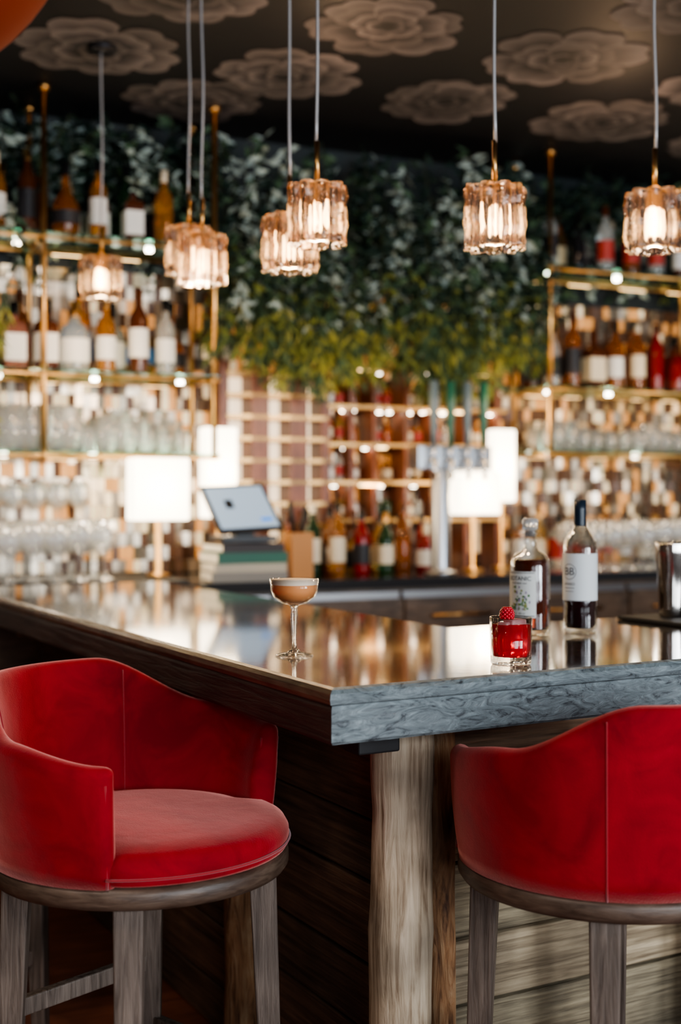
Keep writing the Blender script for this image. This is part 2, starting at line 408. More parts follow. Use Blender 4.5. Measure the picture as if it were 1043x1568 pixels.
    def lp(k,z): 
        a=legs[k%4]; r=.238+.024*(1-z/.66); return Vector((r*math.cos(a),r*math.sin(a),z))
    for k,z in ((0,.25),(1,.385),(2,.25),(3,.25)):
        p,q=lp(k,z),lp(k+1,z); d=q-p; 
        b.box(((p+q)/2),(d.length-.03,.022,.036),0,M=Matrix.Rotation(math.atan2(d.y,d.x),4,'Z'))
    b.make('stretchers',[m_leg],parent=e,bevel=.003)
    return e
stool((-.392,2.50),R(-31),R(-10))
stool((.515,2.43),R(119),R(2))
stool((-1.0,3.17),R(35),R(5))
stool((-1.62,3.95),R(20),R(-15))

# ------------------------------------------------------------------ BACK BAR
bb=empty('back_bar_cabinet',P0,A2); CZ=1.03
m_cab=WOOD('cabinet_wood',(.07,.045,.03),(.20,.13,.085),(2,12,12),3,.4,.15)
m_steel=P('brushed_steel',(.4,.4,.41),.3,1)
b=MB()
b.box((1.3,.065,CZ-.02),(7.4,.70,.04),1)
b.box((1.3,.085,CZ/2-.02),(7.3,.64,CZ-.04),0)
for i in range(12):
    s=-2.1+i*.6
    b.box((s+.3,-.243,.80),(.55,.02,.28),0); b.box((s+.3,-.243,.33),(.55,.02,.58),0)
    b.tube((s+.15,-.27,.86),(s+.45,-.27,.86),.008,mi=2)
    b.box((s+.3,-.25,.955),(.58,.012,.03),3)
b.make('cabinet',[m_cab,P('back_counter_stone',(.03,.032,.036),.12,coat=.4),brass,m_steel],parent=bb)
m_mirror=P('antique_mirror',(.50,.42,.33),.28,1,var=.12,vscale=3)
m_glow1=P('tile_glow_cream',(.8,.7,.5),.4,em=(1,.70,.40),es=.55)  # emission added to tiles to imitate the bright blurred back wall
m_glow2=P('tile_glow_amber',(.6,.3,.1),.4,em=(1,.42,.12),es=.5)  # amber tiles given the same added glow
m_on3=P('tile_walnut',(.13,.06,.03),.35)
b=MB(); tw,thh=.033,.062
ns=int(7.3/tw); nz_=int((2.44-CZ)/thh)
for i in range(ns):
    for j in range(nz_):
        s=-2.35+i*tw+tw/2; z=CZ+.004+j*thh+thh/2
        x=random.random()
        if s<.8:
            if z<1.90: mi=0 if x<.60 else 1 if x<.70 else 2 if x<.80 else 3
            else: mi=0 if x<.66 else 1 if x<.68 else 2 if x<.74 else 3
        elif s<2.4: mi=0 if x<.35 else 1 if x<.50 else 2 if x<.72 else 3
        else: mi=0 if x<.42 else 1 if x<.47 else 2 if x<.62 else 3
        M=Matrix.Rotation(R(random.gauss(0,6)),4,'Z')@Matrix.Rotation(R(random.gauss(0,5)),4,'X')
        b.box((s,.437,z),(tw-.002,.006,thh-.002),mi,M=M)
b.make('wall_mirror',[m_mirror,m_glow1,m_glow2,m_on3],P0,A2)

LED=P('led_warm',(1,.8,.5),.5,em=(1,.66,.30),es=7)
LEDW=P('led_white',(1,.95,.9),.5,em=(1,.86,.68),es=28)
def shelving(s0,s1,rods,levels,zb):
    e=empty('brass_shelving_unit',P0,A2)
    b=MB()
    for s in rods:
        for o in (0,.33):
            b.tube((s,o,zb-.03),(s,o,H),.0125,mi=0,n=12)
            b.lathe([(0,H-.03),(.024,H-.03),(.026,H-.002),(0,H-.002)],(s,o,0),0,16)
            for z in levels: b.lathe([(.0125,z-.026),(.016,z-.024),(.016,z-.008),(.0125,z-.006)],(s,o,0),0,12)
    for z in levels:
        for o in (0,.33): b.tube((s0,o,z-.018),(s1,o,z-.018),.008,mi=0,n=8)
        for s in rods: b.tube((s,0,z-.018),(s,.33,z-.018),.008,mi=0,n=8)
    b.make('frame',[brass],parent=e)
    b=MB()
    for z in levels: b.box(((s0+s1)/2,.165,z-.004),(s1-s0,.37,.008))
    b.make('glass_shelves',[shelfglass],parent=e)
    b=MB()
    for z in levels:
        s=s0+.1
        while s<s1-.2:
            L=random.uniform(.06,.16); b.box((s+L/2,.340,z-.022),(L,.010,.010),0); s+=L+random.uniform(.1,.35)
        s=s0+.15
        while s<s1-.05:
            b.lathe([(0,-.02),(.015,-.02),(.015,-.008),(0,-.008)],(s,.22+random.uniform(-.1,.05),z),1,12); s+=random.uniform(.3,.6)
    b.make('shelf_lights',[LED,LEDW],parent=e)
    return e
LZ=[2.463,1.904,1.571]; RZ=[2.51,1.925,1.607]
shelving(-1.3,.755,[-1.1,0,.73],LZ,1.571)
shelving(2.415,4.6,[2.44,3.5,4.55],RZ,1.607)

# bottles -----------------------------------------------------------
bcols=[('clear',(.80,.84,.82),.0),('amber',(.50,.17,.03),0),('whisky',(.62,.28,.06),0),('brown',(.10,.03,.012),0),('green',(.04,.12,.05),0),
       ('blue',(.02,.07,.32),0),('red',(.26,.012,.012),0),('black',(.012,.012,.014),0),('gold',(.7,.45,.12),0),('rose',(.62,.30,.22),0)]
BM=[]
for n_,c,_ in bcols:
    tr=.75 if n_ in('clear','amber','whisky','rose','gold','green','blue') else .25
    BM.append(P('bottle_'+n_,c,.06,trans=tr,ior=1.3,coat=.3))
LABS=[P('label_white',(.82,.82,.80),.6),P('label_cream',(.75,.66,.5),.6),P('label_black',(.02,.02,.025),.5),P('label_blue',(.06,.2,.5),.5),P('label_red',(.4,.04,.03),.5)]
BMATS=BM+LABS+[brass]
NB=len(BM)
def bottle(mb,s,o,z,kind,ci,li,sc=1,cap=None):
    if cap is None: cap=random.choice([7,7,NB+5,NB+1,3])
    n=14; rot=random.random()
    if kind==0: pr=[(0,0),(.036,0),(.038,.01),(.038,.175),(.030,.205),(.015,.225),(.013,.27)]; ct=.30; lr=.0386; lz=(.05,.14)
    elif kind==1: pr=[(0,0),(.048,0),(.050,.01),(.050,.125),(.044,.15),(.018,.168),(.016,.205)]; ct=.24; lr=.0506; lz=(.03,.11)
    elif kind==2: pr=[(0,0),(.034,0),(.036,.01),(.037,.21),(.020,.245),(.014,.255),(.013,.30)]; ct=.325; lr=.0376; lz=(.06,.17)
    elif kind==3: pr=[(0,0),(.050,0),(.053,.01),(.053,.15),(.045,.17),(.017,.18),(.016,.22)]; ct=.25; lr=.0535; lz=(.03,.13); n=4; rot=math.pi/4
    else: pr=[(0,0),(.045,0),(.052,.02),(.056,.07),(.045,.125),(.02,.17),(.014,.19),(.014,.25)]; ct=.285; lr=.0565; lz=(.045,.095)
    pr=[(r*sc,zz*sc) for r,zz in pr]; lr*=sc; ct*=sc; nr=pr[-1][0]
    mb.lathe(pr,(s,o,z),ci,n,rot,smooth=(n>4))
    mb.lathe([(nr*1.15,pr[-1][1]-.02*sc),(nr*1.2,ct-.002),(0,ct)],(s,o,z),cap,10)
    if li is not None:
        if n==4: mb.lathe([(lr,lz[0]*sc),(lr,lz[1]*sc)],(s,o,z),NB+li,4,rot,smooth=False)
        else: mb.lathe([(lr,lz[0]*sc),(lr,lz[1]*sc)],(s,o,z),NB+li,14,rot)
def brow(mb,s0,s1,o,z,pal,step=.105,labp=.75,labs=(0,0,1,2,3,4),kinds=(0,0,1,2,3,4),sc=(.9,1.1)):
    s=s0
    while s<s1:
        bottle(mb,s,o+random.uniform(-.015,.015),z,random.choice(kinds),random.choice(pal),random.choice(labs) if random.random()<labp else None,random.uniform(*sc))
        s+=step*random.uniform(.95,1.2)
EPS=.0008
b=MB()
brow(b,-1.2,.66,.08,LZ[0]+EPS,[0,7,3,1,2],.13,.95,labs=(0,0,0,2),sc=(1.0,1.2)); brow(b,-1.2,.66,.25,LZ[0]+EPS,[0,7,3,1,4],.13,sc=(1.,1.15))
brow(b,-1.2,.66,.08,LZ[1]+EPS,[0,9,1,0,3,5,0,2,0],.125,.95,labs=(0,0,1,0,3),sc=(1.05,1.3)); brow(b,-1.2,.66,.25,LZ[1]+EPS,[0,1,3,2,8],.12,sc=(1.1,1.4))
b.make('liquor_bottles',BMATS,P0,A2)
b=MB()
brow(b,2.5,4.5,.08,RZ[0]+EPS,[0,7,3,1,4],.14,.9,labs=(0,1,2,4),sc=(.95,1.15)); brow(b,2.5,4.5,.25,RZ[0]+EPS,[0,7,3,1],.15,labs=(0,1,2))
brow(b,2.5,4.5,.08,RZ[1]+EPS,[6,7,3,6,1,0,3],.115,.6,labs=(0,1,2,1),sc=(1,1.25)); brow(b,2.5,4.5,.25,RZ[1]+EPS,[6,2,3,1,7],.115,.5,labs=(0,1,2),sc=(1.1,1.35))
b.make('liquor_bottles',BMATS,P0,A2)
b=MB(); brow(b,2.5,4.5,.345,CZ+EPS,[1,3,2,0,7,8,1],.10,.7,labs=(0,1,2,4))
b.make('liquor_bottles',BMATS,P0,A2)

# glassware ---------------------------------------------------------
def wine(mb,s,o,z,sc=1,n=12):
    pr=[(0,.003),(.034,.002),(.033,.005),(.004,.012),(.0035,.09),(.012,.1),(.034,.125),(.040,.15),(.038,.18),(.031,.215),(.030,.215),(.037,.18),(.039,.15),(.032,.126),(.0,.104)]
    mb.lathe([(r*sc,zz*sc) for r,zz in pr],(s,o,z),0,n)
def tumbler(mb,s,o,z,sc=1,n=12):
    pr=[(0,.001),(.030,.001),(.036,.10),(.034,.10),(.029,.012),(0,.012)]
    mb.lathe([(r*sc,zz*sc) for r,zz in pr],(s,o,z),0,n)
cg=THIN('glassware_clear',tint=(.97,.98,.98),gl=.36,rough=.10,haze=.10)
b=MB()
for i in range(23):
    for j in range(2): tumbler(b,-1.2+i*.082,.07+j*.16,LZ[2]+EPS,random.choice([1,1.25,1.5,1.9]))
b.make('glass_tumblers',[cg],P0,A2)
b=MB()
for i in range(25):
    for j in range(2): tumbler(b,2.5+i*.084,.07+j*.16,RZ[2]+EPS,random.choice([1,1.2,1.5]))
b.make('glass_tumblers',[cg],P0,A2)
b=MB()
for i in range(17):
    for j in range(4): wine(b,-1.28+i*.092+(.04 if j%2 else 0),-.21+j*.105,CZ+.0165,random.choice([1,1.05,1.12]))
RKZ=1.215
for i in range(17):
    for j in range(2): wine(b,-1.28+i*.092+(.04 if j%2 else 0),.245+j*.105,RKZ+.0135,random.choice([1,1.05]))
b.make('wine_glasses',[cg],P0,A2)
b=MB(); b.box((-.53,.29,RKZ+.006),(1.66,.24,.012))
for s in (-1.34,-.8,-.26,.28):
    for o in (.18,.40): b.tube((s,o,CZ+.0165),(s,o,RKZ),.008,n=8)
b.make('glass_rack_riser',[brass],P0,A2)
b=MB()
for i in range(18):
    for j in range(4): wine(b,2.60+i*.1+(.04 if j%2 else 0),-.16+j*.115,CZ+EPS,random.choice([1,1.1]))
b.make('wine_glasses',[cg],P0,A2)
b=MB(); b.box((-.42,.065,CZ+.008),(1.90,.69,.015)); b.make('drip_mat',[black],P0,A2)

# centre display ----------------------------------------------------
e=empty('wine_display_rack',P0,A2)
m_rk=WOOD('rack_wood',(.12,.035,.017),(.28,.10,.05),(8,8,1.5),3,.4,.1)
m_rk2=P('rack_shelf_gold',(.66,.40,.16),.35,.6)
b=MB()
for s in (1.035,1.225): b.box((s,.33,(CZ+2.0)/2),(.085,.16,2.0-CZ),0)
for s in (.86,1.36): b.box((s,.33,(CZ+2.0)/2),(.04,.16,2.0-CZ),0)
for k in range(9): b.box((1.12,.335,1.15+k*.1),(.5,.17,.018),1)
for s in (1.5,1.62,1.79,1.95,2.12,2.3): b.box((s,.34,(CZ+2.0)/2),(.022,.16,2.0-CZ),0)
for z in (1.27,1.45,1.63,1.81,2.0): b.box((1.86,.335,z),(.98,.17,.016),1)
b.make('rack',[m_rk,m_rk2],parent=e)
b=MB()
for k in range(30):
    s=random.uniform(1.4,2.33); z=random.choice((1.45,1.63,1.81,2.0)); b.lathe([(0,-.012),(.012,-.012),(.012,-.008)],(s,.30+random.uniform(-.02,.06),z-.008),1,10)
for z in (1.45,1.63,1.81,2.0):
    for q in range(2):
        s=random.uniform(1.45,2.2); b.box((s,.262,z-.012),(random.uniform(.05,.12),.01,.01),0)
for k in range(8): b.box((1.13,.40,1.2+k*.1),(.44,.008,.075),2)
b.make('rack_lights',[LED,LEDW,P('lit_panel',(.9,.85,.75),.5,em=(1,.76,.48),es=1.5)],parent=e)
b=MB()
for z in (1.279,1.459,1.639,1.819):
    s=1.41
    while s<2.3:
        if min(abs(s-q) for q in (1.5,1.62,1.79,1.95,2.12,2.3))>.036:
            bottle(b,s,.33,z+EPS,random.choice((0,1,1)),random.choice([0,0,1,2,8,4,3,1]),random.choice([0,1,None,4]),.52)
            s+=.054
        else: s+=.01
b.make('miniature_bottles',BMATS,P0,A2)
b=MB()
for j,o in enumerate((-.02,.1,.2)):
    s=1.06+j*.03
    while s<2.36:
        if not(1.62<s<1.92 and j==0) and not (s>1.85): bottle(b,s,o,CZ+EPS,random.choice((0,0,1,2,4)),random.choice([3,7,1,2,6,0,8,2,4]),random.choice([0,0,1,None,2]),random.uniform(.85,1.05))
        s+=.12
b.make('liquor_bottles',BMATS,P0,A2)

# table lamps
m_shade=P('lamp_shade_linen',(1,.93,.8),.8,em=(1,.86,.64),es=6)
def tlamp(s,o,w,z0,z1,base):
    e=empty('table_lamp',W(s,o),A2)
    b=MB(); b.box((0,0,(z0+z1)/2),(w,w*.6,z1-z0)); b.make('shade',[m_shade],parent=e,bevel=.008)
    b=MB(); b.lathe([(0,base),(.05,base),(.05,base+.012),(.012,base+.02),(.010,z0),(0,z0)],(0,0,0),0,20); b.make('lamp_base',[brass],parent=e)
    lamp('lamp_bulb','POINT',(0,-w*.3-.06,(z0+z1)/2),2.5,(1,.75,.45),.05,parent=e)
tlamp(.47,-.03,.235,1.285,1.545,CZ+.0165)
tlamp(.80,.16,.15,1.29,1.69,CZ+EPS)  # extra lamp standing in for its neighbour's mirror reflection
tlamp(2.02,.02,.225,1.30,1.50,CZ+EPS)
tlamp(2.25,.14,.12,1.36,1.71,CZ+EPS)  # likewise an added lamp in place of a mirror reflection

# beer tap tower
e=empty('beer_tap_tower',W(1.77,-.12),A2)
b=MB(); b.lathe([(0,CZ+.001),(.075,CZ+.001),(.075,CZ+.015),(.047,CZ+.02),(.045,1.52),(0,1.52)],(0,0,0),0,24)
b.box((.05,0,1.56),(.38,.10,.11),0)
b.make('column',[P('tap_steel',(.42,.44,.47),.3,1)],parent=e,bevel=.006)
b=MB()
for i,c in enumerate((0,1,0,1)):
    x=-.08+i*.085
    b.tube((x,-.05,1.55),(x,-.10,1.54),.012,mi=2); b.tube((x,-.095,1.55),(x,-.10,1.46),.009,mi=2)
    b.lathe([(0,1.60),(.01,1.60),(.014,1.68),(.022,1.80),(.02,1.90),(0,1.905)],(x,-.085,0),c,12)
    b.tube((x,-.085,1.54),(x,-.085,1.61),.008,mi=2)
b.make('tap_handles',[P('handle_slate',(.12,.17,.2),.3),P('handle_green',(.02,.12,.08),.3),chrome],parent=e)

# POS terminal on books
px,py=-.445,5.36
e=empty('pos_terminal',(0,0,0))
rv=Vector((.23,.12,.012)).normalized(); dv=Vector((.105,-.18,-.19)); dv=(dv-rv*dv.dot(rv)).normalized(); nv=rv.cross(-dv).normalized()
Mx=Matrix((( rv.x,-dv.x,nv.x),(rv.y,-dv.y,nv.y),(rv.z,-dv.z,nv.z))).to_4x4()
c=Vector((-.412,5.28,1.335))
b=MB(); b.box(c,(.285,.275,.014),0,M=Mx); 
b.box(c+nv*.0075,(.255,.245,.002),1,M=Mx)
b.box(c+nv*.009+rv*-.05+dv*-.02,(.035,.05,.002),0,M=Mx); b.box(c+nv*.009+rv*.085+dv*.08,(.05,.02,.002),2,M=Mx)
b.box((px+.03,py+.02,CZ+.165+.012),(.24,.2,.024),0,rz=A2)
b.tube((px+.03,py+.02,CZ+.215),c-nv*.01,.035,mi=0); b.box((px+.03,py+.02,CZ+.20),(.08,.07,.04),0,rz=A2)
b.make('tablet',[P('pos_black',(.02,.02,.022),.4),P('pos_screen',(.3,.4,.5),.2,em=(.42,.60,.88),es=.45),P('pos_blue',(.05,.2,.6),.3,em=(.05,.25,.8),es=.8)],parent=e)
b=MB(); z=CZ+EPS
for i,(w,d,h,rz,mi) in enumerate([(.32,.25,.04,.3,0),(.31,.24,.035,.35,1),(.31,.23,.045,.45,2),(.28,.22,.035,.5,3)]):
    b.box((px+.035,py+.02,z+h/2),(w,d,h),mi,rz=rz); b.box((px+.035,py+.02,z+h/2),(w+.004,d-.012,h-.01),4,rz=rz); z+=h+.0006
b.make('book_stack',[P('book_grey',(.25,.24,.22),.6),P('book_cream',(.5,.45,.36),.6),P('book_green',(.03,.13,.09),.5),P('book_dark',(.05,.04,.04),.5),cream])
b=MB(); b.box((1.05,-.17,CZ+.10),(.10,.10,.198)); b.tube((1.03,-.18,CZ+.19),(1.0,-.2,CZ+.33),.01,mi=1); b.tube((1.07,-.15,CZ+.19),(1.10,-.13,CZ+.31),.01,mi=1)
b.make('straw_box',[P('orange_box',(.50,.22,.06),.5),black],P0,A2)

# ------------------------------------------------------------------ GREENERY
GM=[P('leaf_dark',(.012,.028,.022),.55),P('leaf_mid',(.05,.095,.055),.5),P('leaf_pale',(.30,.38,.36),.55),P('leaf_olive',(.16,.19,.045),.5),P('leaf_lime',(.29,.29,.07),.5),P('stem_green',(.04,.05,.02),.7)]
for g in GM[:5]:
    g.node_tree.nodes['Principled BSDF'].inputs['Specular IOR Level'].default_value=.25
def leaf(mb,p,d,L,w,mi):
    d=d.normalized(); side=d.cross(Vector((random.uniform(-1,1),random.uniform(-1,1),random.uniform(-1,1)))).normalized()
    up=side.cross(d)
    mb.add([p,p+d*L*.45+side*w*.5,p+d*L+up*L*.08,p+d*L*.45-side*w*.5,p+d*L*.45-up*w*.18],[(0,1,4),(1,2,4),(2,3,4),(3,0,4)],mi,False)
def vine(mb,s,o,zt,L):
    pts=[]; n=max(4,int(L/.030)); dx=random.uniform(-.12,.12)
    fam=random.random()
    for i in range(n):
        t=i/n; z=zt-L*t; x=s+dx*t+.02*math.sin(i*.5+s*9); y=o+.02*math.sin(i*.4+s*5)
        p=Vector((x,y,z)); pts.append(p)
        zz=z+random.uniform(-.10,.10)
        if zz>2.42: pal=random.choice([2,2,2,1]) if fam<.38 else random.choice([0,0,0,0,1]); Lf=random.uniform(.045,.085); w=Lf*.5; nq=2; dn=(-1.0,.5)
        elif zz>2.20: pal=random.choice([2,2,1]) if fam<.26 else random.choice([0,0,1,1,3]); Lf=random.uniform(.04,.07); w=Lf*.34; nq=3; dn=(-1.6,.1)
        else: pal=random.choice([3,3,4,4,1]) if fam<.5 else random.choice([1,3,1]); Lf=random.uniform(.05,.09); w=Lf*.15; nq=4; dn=(-2.4,-.5)
        for q in range(nq):
            a=random.random()*6.28
            leaf(mb,p,Vector((math.cos(a),math.sin(a)*.8,random.uniform(*dn))),Lf,w,pal)
    mb.path(pts[::3] if len(pts)>6 else pts,.0022,5,4)
b=MB()
for i in range(310):
    s=random.uniform(.78,2.40); t=(s-.78)/1.62
    zb=1.86+.28*random.random()**1.2+.10*abs(2*t-1)**3+.05*math.sin(s*9)
    o=random.uniform(-.06,.20); zt=random.uniform(2.4,3.0) if random.random()<.6 else 2.25+random.random()*.2
    vine(b,s,o,zt,zt-zb)
for i in range(200):
    s=random.uniform(-1.6,.8); o=random.uniform(.36,.41) if random.random()<.45 else random.uniform(.0,.41)
    zt=random.uniform(2.85,3.04); vine(b,s,o,zt,random.uniform(.10,.36) if o<.36 else random.uniform(.3,.6))
for i in range(34):
    s=random.uniform(-.75,-.12); zt=2.6; vine(b,s,-.06-random.random()*.05,random.uniform(2.2,2.6),random.uniform(.3,.75))
for i in range(170):
    s=random.uniform(2.35,4.9); o=random.uniform(.36,.41) if random.random()<.5 else random.uniform(.0,.41)
    zt=random.uniform(2.88,3.04); vine(b,s,o,zt,random.uniform(.1,.30) if o<.36 else random.uniform(.3,.6))
b.make('hanging_greenery',GM,P0,A2,recalc=False)

# ------------------------------------------------------------------ PENDANTS
pg=MIXGLASS('smoked_rippled_glass',(1,.945,.91),(.965,.92,.895),.72,bump=.12)
m_bulb=P('bulb_glow',(1,.8,.5),.5,em=(1,.60,.26),es=50)
m_cord=P('silver_cord',(.45,.45,.46),.4,.5)
def pendant(x,y,zt,sc=1):
    e=empty('glass_pendant_light',(x,y,0),random.random()*6)
    hh=.155*sc; R0=.066*sc
    b=MB()
    ph=[random.random()*6 for _ in range(9)]; hv=[random.uniform(.88,1.12) for _ in range(9)]
    def rf(a,z):
        k=int((a%(2*math.pi))/(2*math.pi)*9)%9
        edge=1-.03*abs(2*(zt-z)/hh-1)**8
        return edge*(.80+.40*hv[k]*abs(math.sin(4.5*a))**.8+.026*math.sin(z*85+ph[k])+.016*math.sin(z*170+ph[k]*2))
    pr=[]
    N=24
    for i in range(N+1):
        z=zt-hh+hh*i/N; pr.append((R0,z))
    inn=[(r-.012,z) for r,z in reversed(pr)]
    b.lathe(pr+inn+[pr[0]],(0,0,0),0,162,rf=rf)
    b.make('shade',[pg],parent=e)
    b=MB()
    b.lathe([(0,zt+.010),(.012,zt+.010),(.022*sc,zt+.004),(.024*sc,zt-.006),(.02,zt-.008),(.016,zt-.045),(0,zt-.045)],(0,0,0),0,24)
    for k in range(4):
        a=k*math.pi/2+.4; b.tube((.018*math.cos(a),.018*math.sin(a),zt+.004),(.068*math.cos(a),.068*math.sin(a),zt-.006),.003,mi=0,n=6)
    b.tube((0,0,zt+.005),(0,0,zt+.115),.0065,mi=0)
    b.make('brass_stem',[brass],parent=e)
    b=MB(); pts=[(.0025*math.sin(i*.7),.0025*math.cos(i*.5),zt+.11+(H-.02-zt-.11)*i/14) for i in range(15)]; b.path(pts,.0042,0,8)
    b.make('cord',[m_cord],parent=e)
    b=MB(); b.lathe([(0,H-.03),(.05,H-.028),(.055,H-.001),(0,H-.001)],(0,0,0),0,24); b.make('canopy',[dkmetal],parent=e)
    b=MB(); b.lathe([(0,zt-.120*sc),(.010,zt-.115*sc),(.016,zt-.097*sc),(.015,zt-.08*sc),(.010,zt-.055*sc),(.009,zt-.045)],(0,0,0),0,16); b.make('bulb',[m_bulb],parent=e)
    lamp('bulb_light','POINT',(0,0,zt-hh-.02),6,(1,.70,.42),.03,parent=e)
def PX(px,d): return (px-521)/1950*d
pend=[(155,4.75,2.275),(289,4.2,2.27),(309,4.0,2.205),(443,3.55,2.165),(485,3.3,2.190),(757,3.15,2.150),(1003,3.35,2.185)]
for (p,d,z) in pend: pendant(PX(p,d),d,z)

# orange dome pendant at upper left
e=empty('orange_dome_lampshade',(-.70,1.8,0))
b=MB(); pr=[]
for i in range(25):
    t=R(-62+150*i/24); pr.append((.33*math.cos(t),2.30+.33*math.sin(t)))
b.lathe(pr+[(max(r-.006,0.0),z-.003) for r,z in reversed(pr)]+[pr[0]],(0,0,0),0,64); b.make('dome',[P('orange_leather',(.22,.030,.008),.8,var=.15,spec=.1)],parent=e)
b=MB(); b.tube((0,0,2.62),(0,0,H-.001),.006,mi=0); b.make('cord',[dkmetal],parent=e)

# ------------------------------------------------------------------ DRINKS
TZ=1.0503
fg=MIXGLASS('crystal_glass',(1,1,1),(.98,.98,.98),.6,0,0)
tb=THIN('bottle_thin_glass',tint=(.93,.94,.94),gl=.22,rough=.01)
bowl=THIN('bowl_thin_glass',tint=(.99,.99,.99),gl=.16,rough=.01)
inkm=P('label_ink',(.03,.03,.04),.6)
def textwrap(parent,txt,r,size,ac,zc,mat=None):
    cu=bpy.data.curves.new('t','FONT'); cu.body=txt; cu.size=size; cu.align_x='CENTER'; cu.align_y='CENTER'
    o=bpy.data.objects.new('t',cu); scene.collection.objects.link(o)
    bpy.context.view_layer.update()
    dg=bpy.context.evaluated_depsgraph_get(); me=bpy.data.meshes.new_from_object(o.evaluated_get(dg))
    for v in me.vertices:
        x,z=v.co.x,v.co.y; a=ac+x/r; v.co=(r*math.cos(a),r*math.sin(a),zc+z)
    me.materials.clear(); me.materials.append(mat or inkm)
    bpy.data.objects.remove(o)
    ob=bpy.data.objects.new('label_text',me); scene.collection.objects.link(ob); ob.parent=parent
def coupe(x,y):
    e=empty('coupe_cocktail',(x,y,TZ))
    b=MB(); k=[(0,.0),(.038,.0),(.040,.0012),(.036,.004),(.015,.008),(.006,.016),(.0045,.03),(.0055,.055),(.008,.082),(.0065,.098),(.010,.106),(0,.1085)]
    b.lathe(k,(0,0,0),0,64); b.make('stem',[fg],parent=e)
    b=MB(); b.lathe([(.010,.106),(.026,.111),(.042,.122),(.0495,.137),(.0515,.162),(.0505,.162),(.0485,.138),(.041,.1235),(.025,.1128),(0,.1095)],(0,0,0),0,64); b.make('bowl',[bowl],parent=e)
    b=MB(); b.lathe([(0,.1102),(.0245,.1133),(.0405,.124),(.0478,.1385),(.0488,.150),(.0499,.1605),(0,.1605)],(0,0,0),[0,0,0,0,1,1],48)
    b.make('cocktail',[P('apricot_cocktail',(.85,.37,.14),.3,var=.05,sss=.3),P('foam',(.95,.80,.64),.6)],parent=e)
coupe(-.097,2.67)
def rocks(x,y):
    e=empty('red_cocktail_tumbler',(x,y,TZ))
    b=MB(); rf=lambda a,z: 1+(.014*math.cos(16*a) if z<.05 else .004*math.cos(16*a))
    b.lathe([(0,0),(.037,0),(.040,.004),(.0405,.016),(.036,.016),(0,.0145)],(0,0,0),0,96,rf=rf); b.make('glass_base',[fg],parent=e)
    b=MB(); b.lathe([(.0405,.016),(.041,.03),(.0425,.094),(.0405,.094),(.0390,.03),(.037,.0165)],(0,0,0),0,96,rf=rf); b.make('glass_wall',[THIN('tumbler_glass',tint=(.98,.98,.98),gl=.26,rough=.01)],parent=e)
    b=MB(); b.lathe([(0,.0168),(.0355,.0172),(.0382,.03),(.0398,.080),(0,.080)],(0,0,0),0,48); b.make('red_drink',[P('red_liquid',(.95,.015,.035),.04,trans=.55,ior=1.33,sss=.3)],parent=e)
    b=MB(); b.box((.008,.004,.078),(.036,.034,.024),0,rz=.5); b.box((-.015,-.012,.076),(.022,.022,.020),0,rz=1.1); b.make('ice_cube',[P('ice',(1,.62,.62),.12,trans=.5,ior=1.31)],parent=e,bevel=.004)
    b=MB()
    for i in range(6):
        z=.093+i*.0036; rr=.0125*math.cos((i-1.6)/5*1.4)
        for k in range(9):
            a=k*2*math.pi/9+i*.35; cx,cy=rr*math.cos(a),rr*math.sin(a)
            b.lathe([(0,-.0036),(.0026,-.0026),(.0036,0),(.0026,.0026),(0,.0036)],(cx-.008,cy,z),0,8)
    b.lathe([(0,.089),(.009,.090),(.011,.100),(.006,.110),(0,.112)],(-.008,0,0),0,12)
    b.make('raspberry',[P('raspberry_red',(.55,.01,.025),.35,coat=.3)],parent=e)
rocks(.340,2.54)
def patch(b,r,z0,z1,a0,a1,mi,n=16): b.lathe([(r,z0),(r,z1)],(0,0,0),mi,n,a0=a0,a1=a1)
def bottleA(x,y):
    e=empty('liquor_bottle',(x,y,TZ))
    b=MB(); b.lathe([(0,.004),(.03,.0),(.044,.0),(.048,.006),(.049,.02),(.0485,.165),(.046,.182),(.036,.196),(.021,.203),(.0165,.212),(.0160,.243),(.0185,.245),(.0185,.252),(.0135,.252),
          (.0125,.214),(.018,.206),(.033,.193),(.043,.178),(.0455,.163),(.0458,.022),(.04,.014),(0,.016)],(0,0,0),0,64); b.make('glass',[tb],parent=e)
    b=MB(); b.lathe([(0,.0165),(.0395,.0145),(.0453,.0225),(.0450,.163),(.0425,.1775),(.040,.182),(0,.182)],(0,0,0),0,48); b.make('liquor',[P('dark_rum',(.16,.028,.008),.05,trans=.5,ior=1.35)],parent=e)
    b=MB(); b.lathe([(0,.238),(.012,.238),(.0125,.253),(.019,.255),(.0195,.278),(.016,.282),(0,.282)],(0,0,0),0,32); b.make('stopper',[P('clear_stopper',(.8,.8,.8),.15,trans=.7)],parent=e)
    b=MB(); a=R(-132)
    patch(b,.0492,.045,.155,a-R(50),a+R(50),0)
    patch(b,.0493,.048,.050,a-R(46),a+R(46),1); patch(b,.0493,.151,.1525,a-R(46),a+R(46),1)
    for i in range(60):
        aa=a+R(random.gauss(0,17)); z=.062+abs(random.gauss(0,.026)); z=min(z,.115); w_=R(random.uniform(3,7)); patch(b,.0494+.00001*i,z,z+random.uniform(.003,.007),aa,aa+w_,random.choice([2,2,3,4]),3)
    b.make('label',[P('label_ivory',(.72,.72,.68),.6),inkm,P('print_green',(.08,.2,.07),.6),P('print_olive',(.3,.32,.1),.6),P('print_mauve',(.35,.25,.4),.6)],parent=e)
    textwrap(e,'BOTANIC',.0496,.0145,a,.138); textwrap(e,'small batch rum',.0496,.0065,a,.1275); textwrap(e,'70 cl   40% vol',.0496,.0055,a,.055)
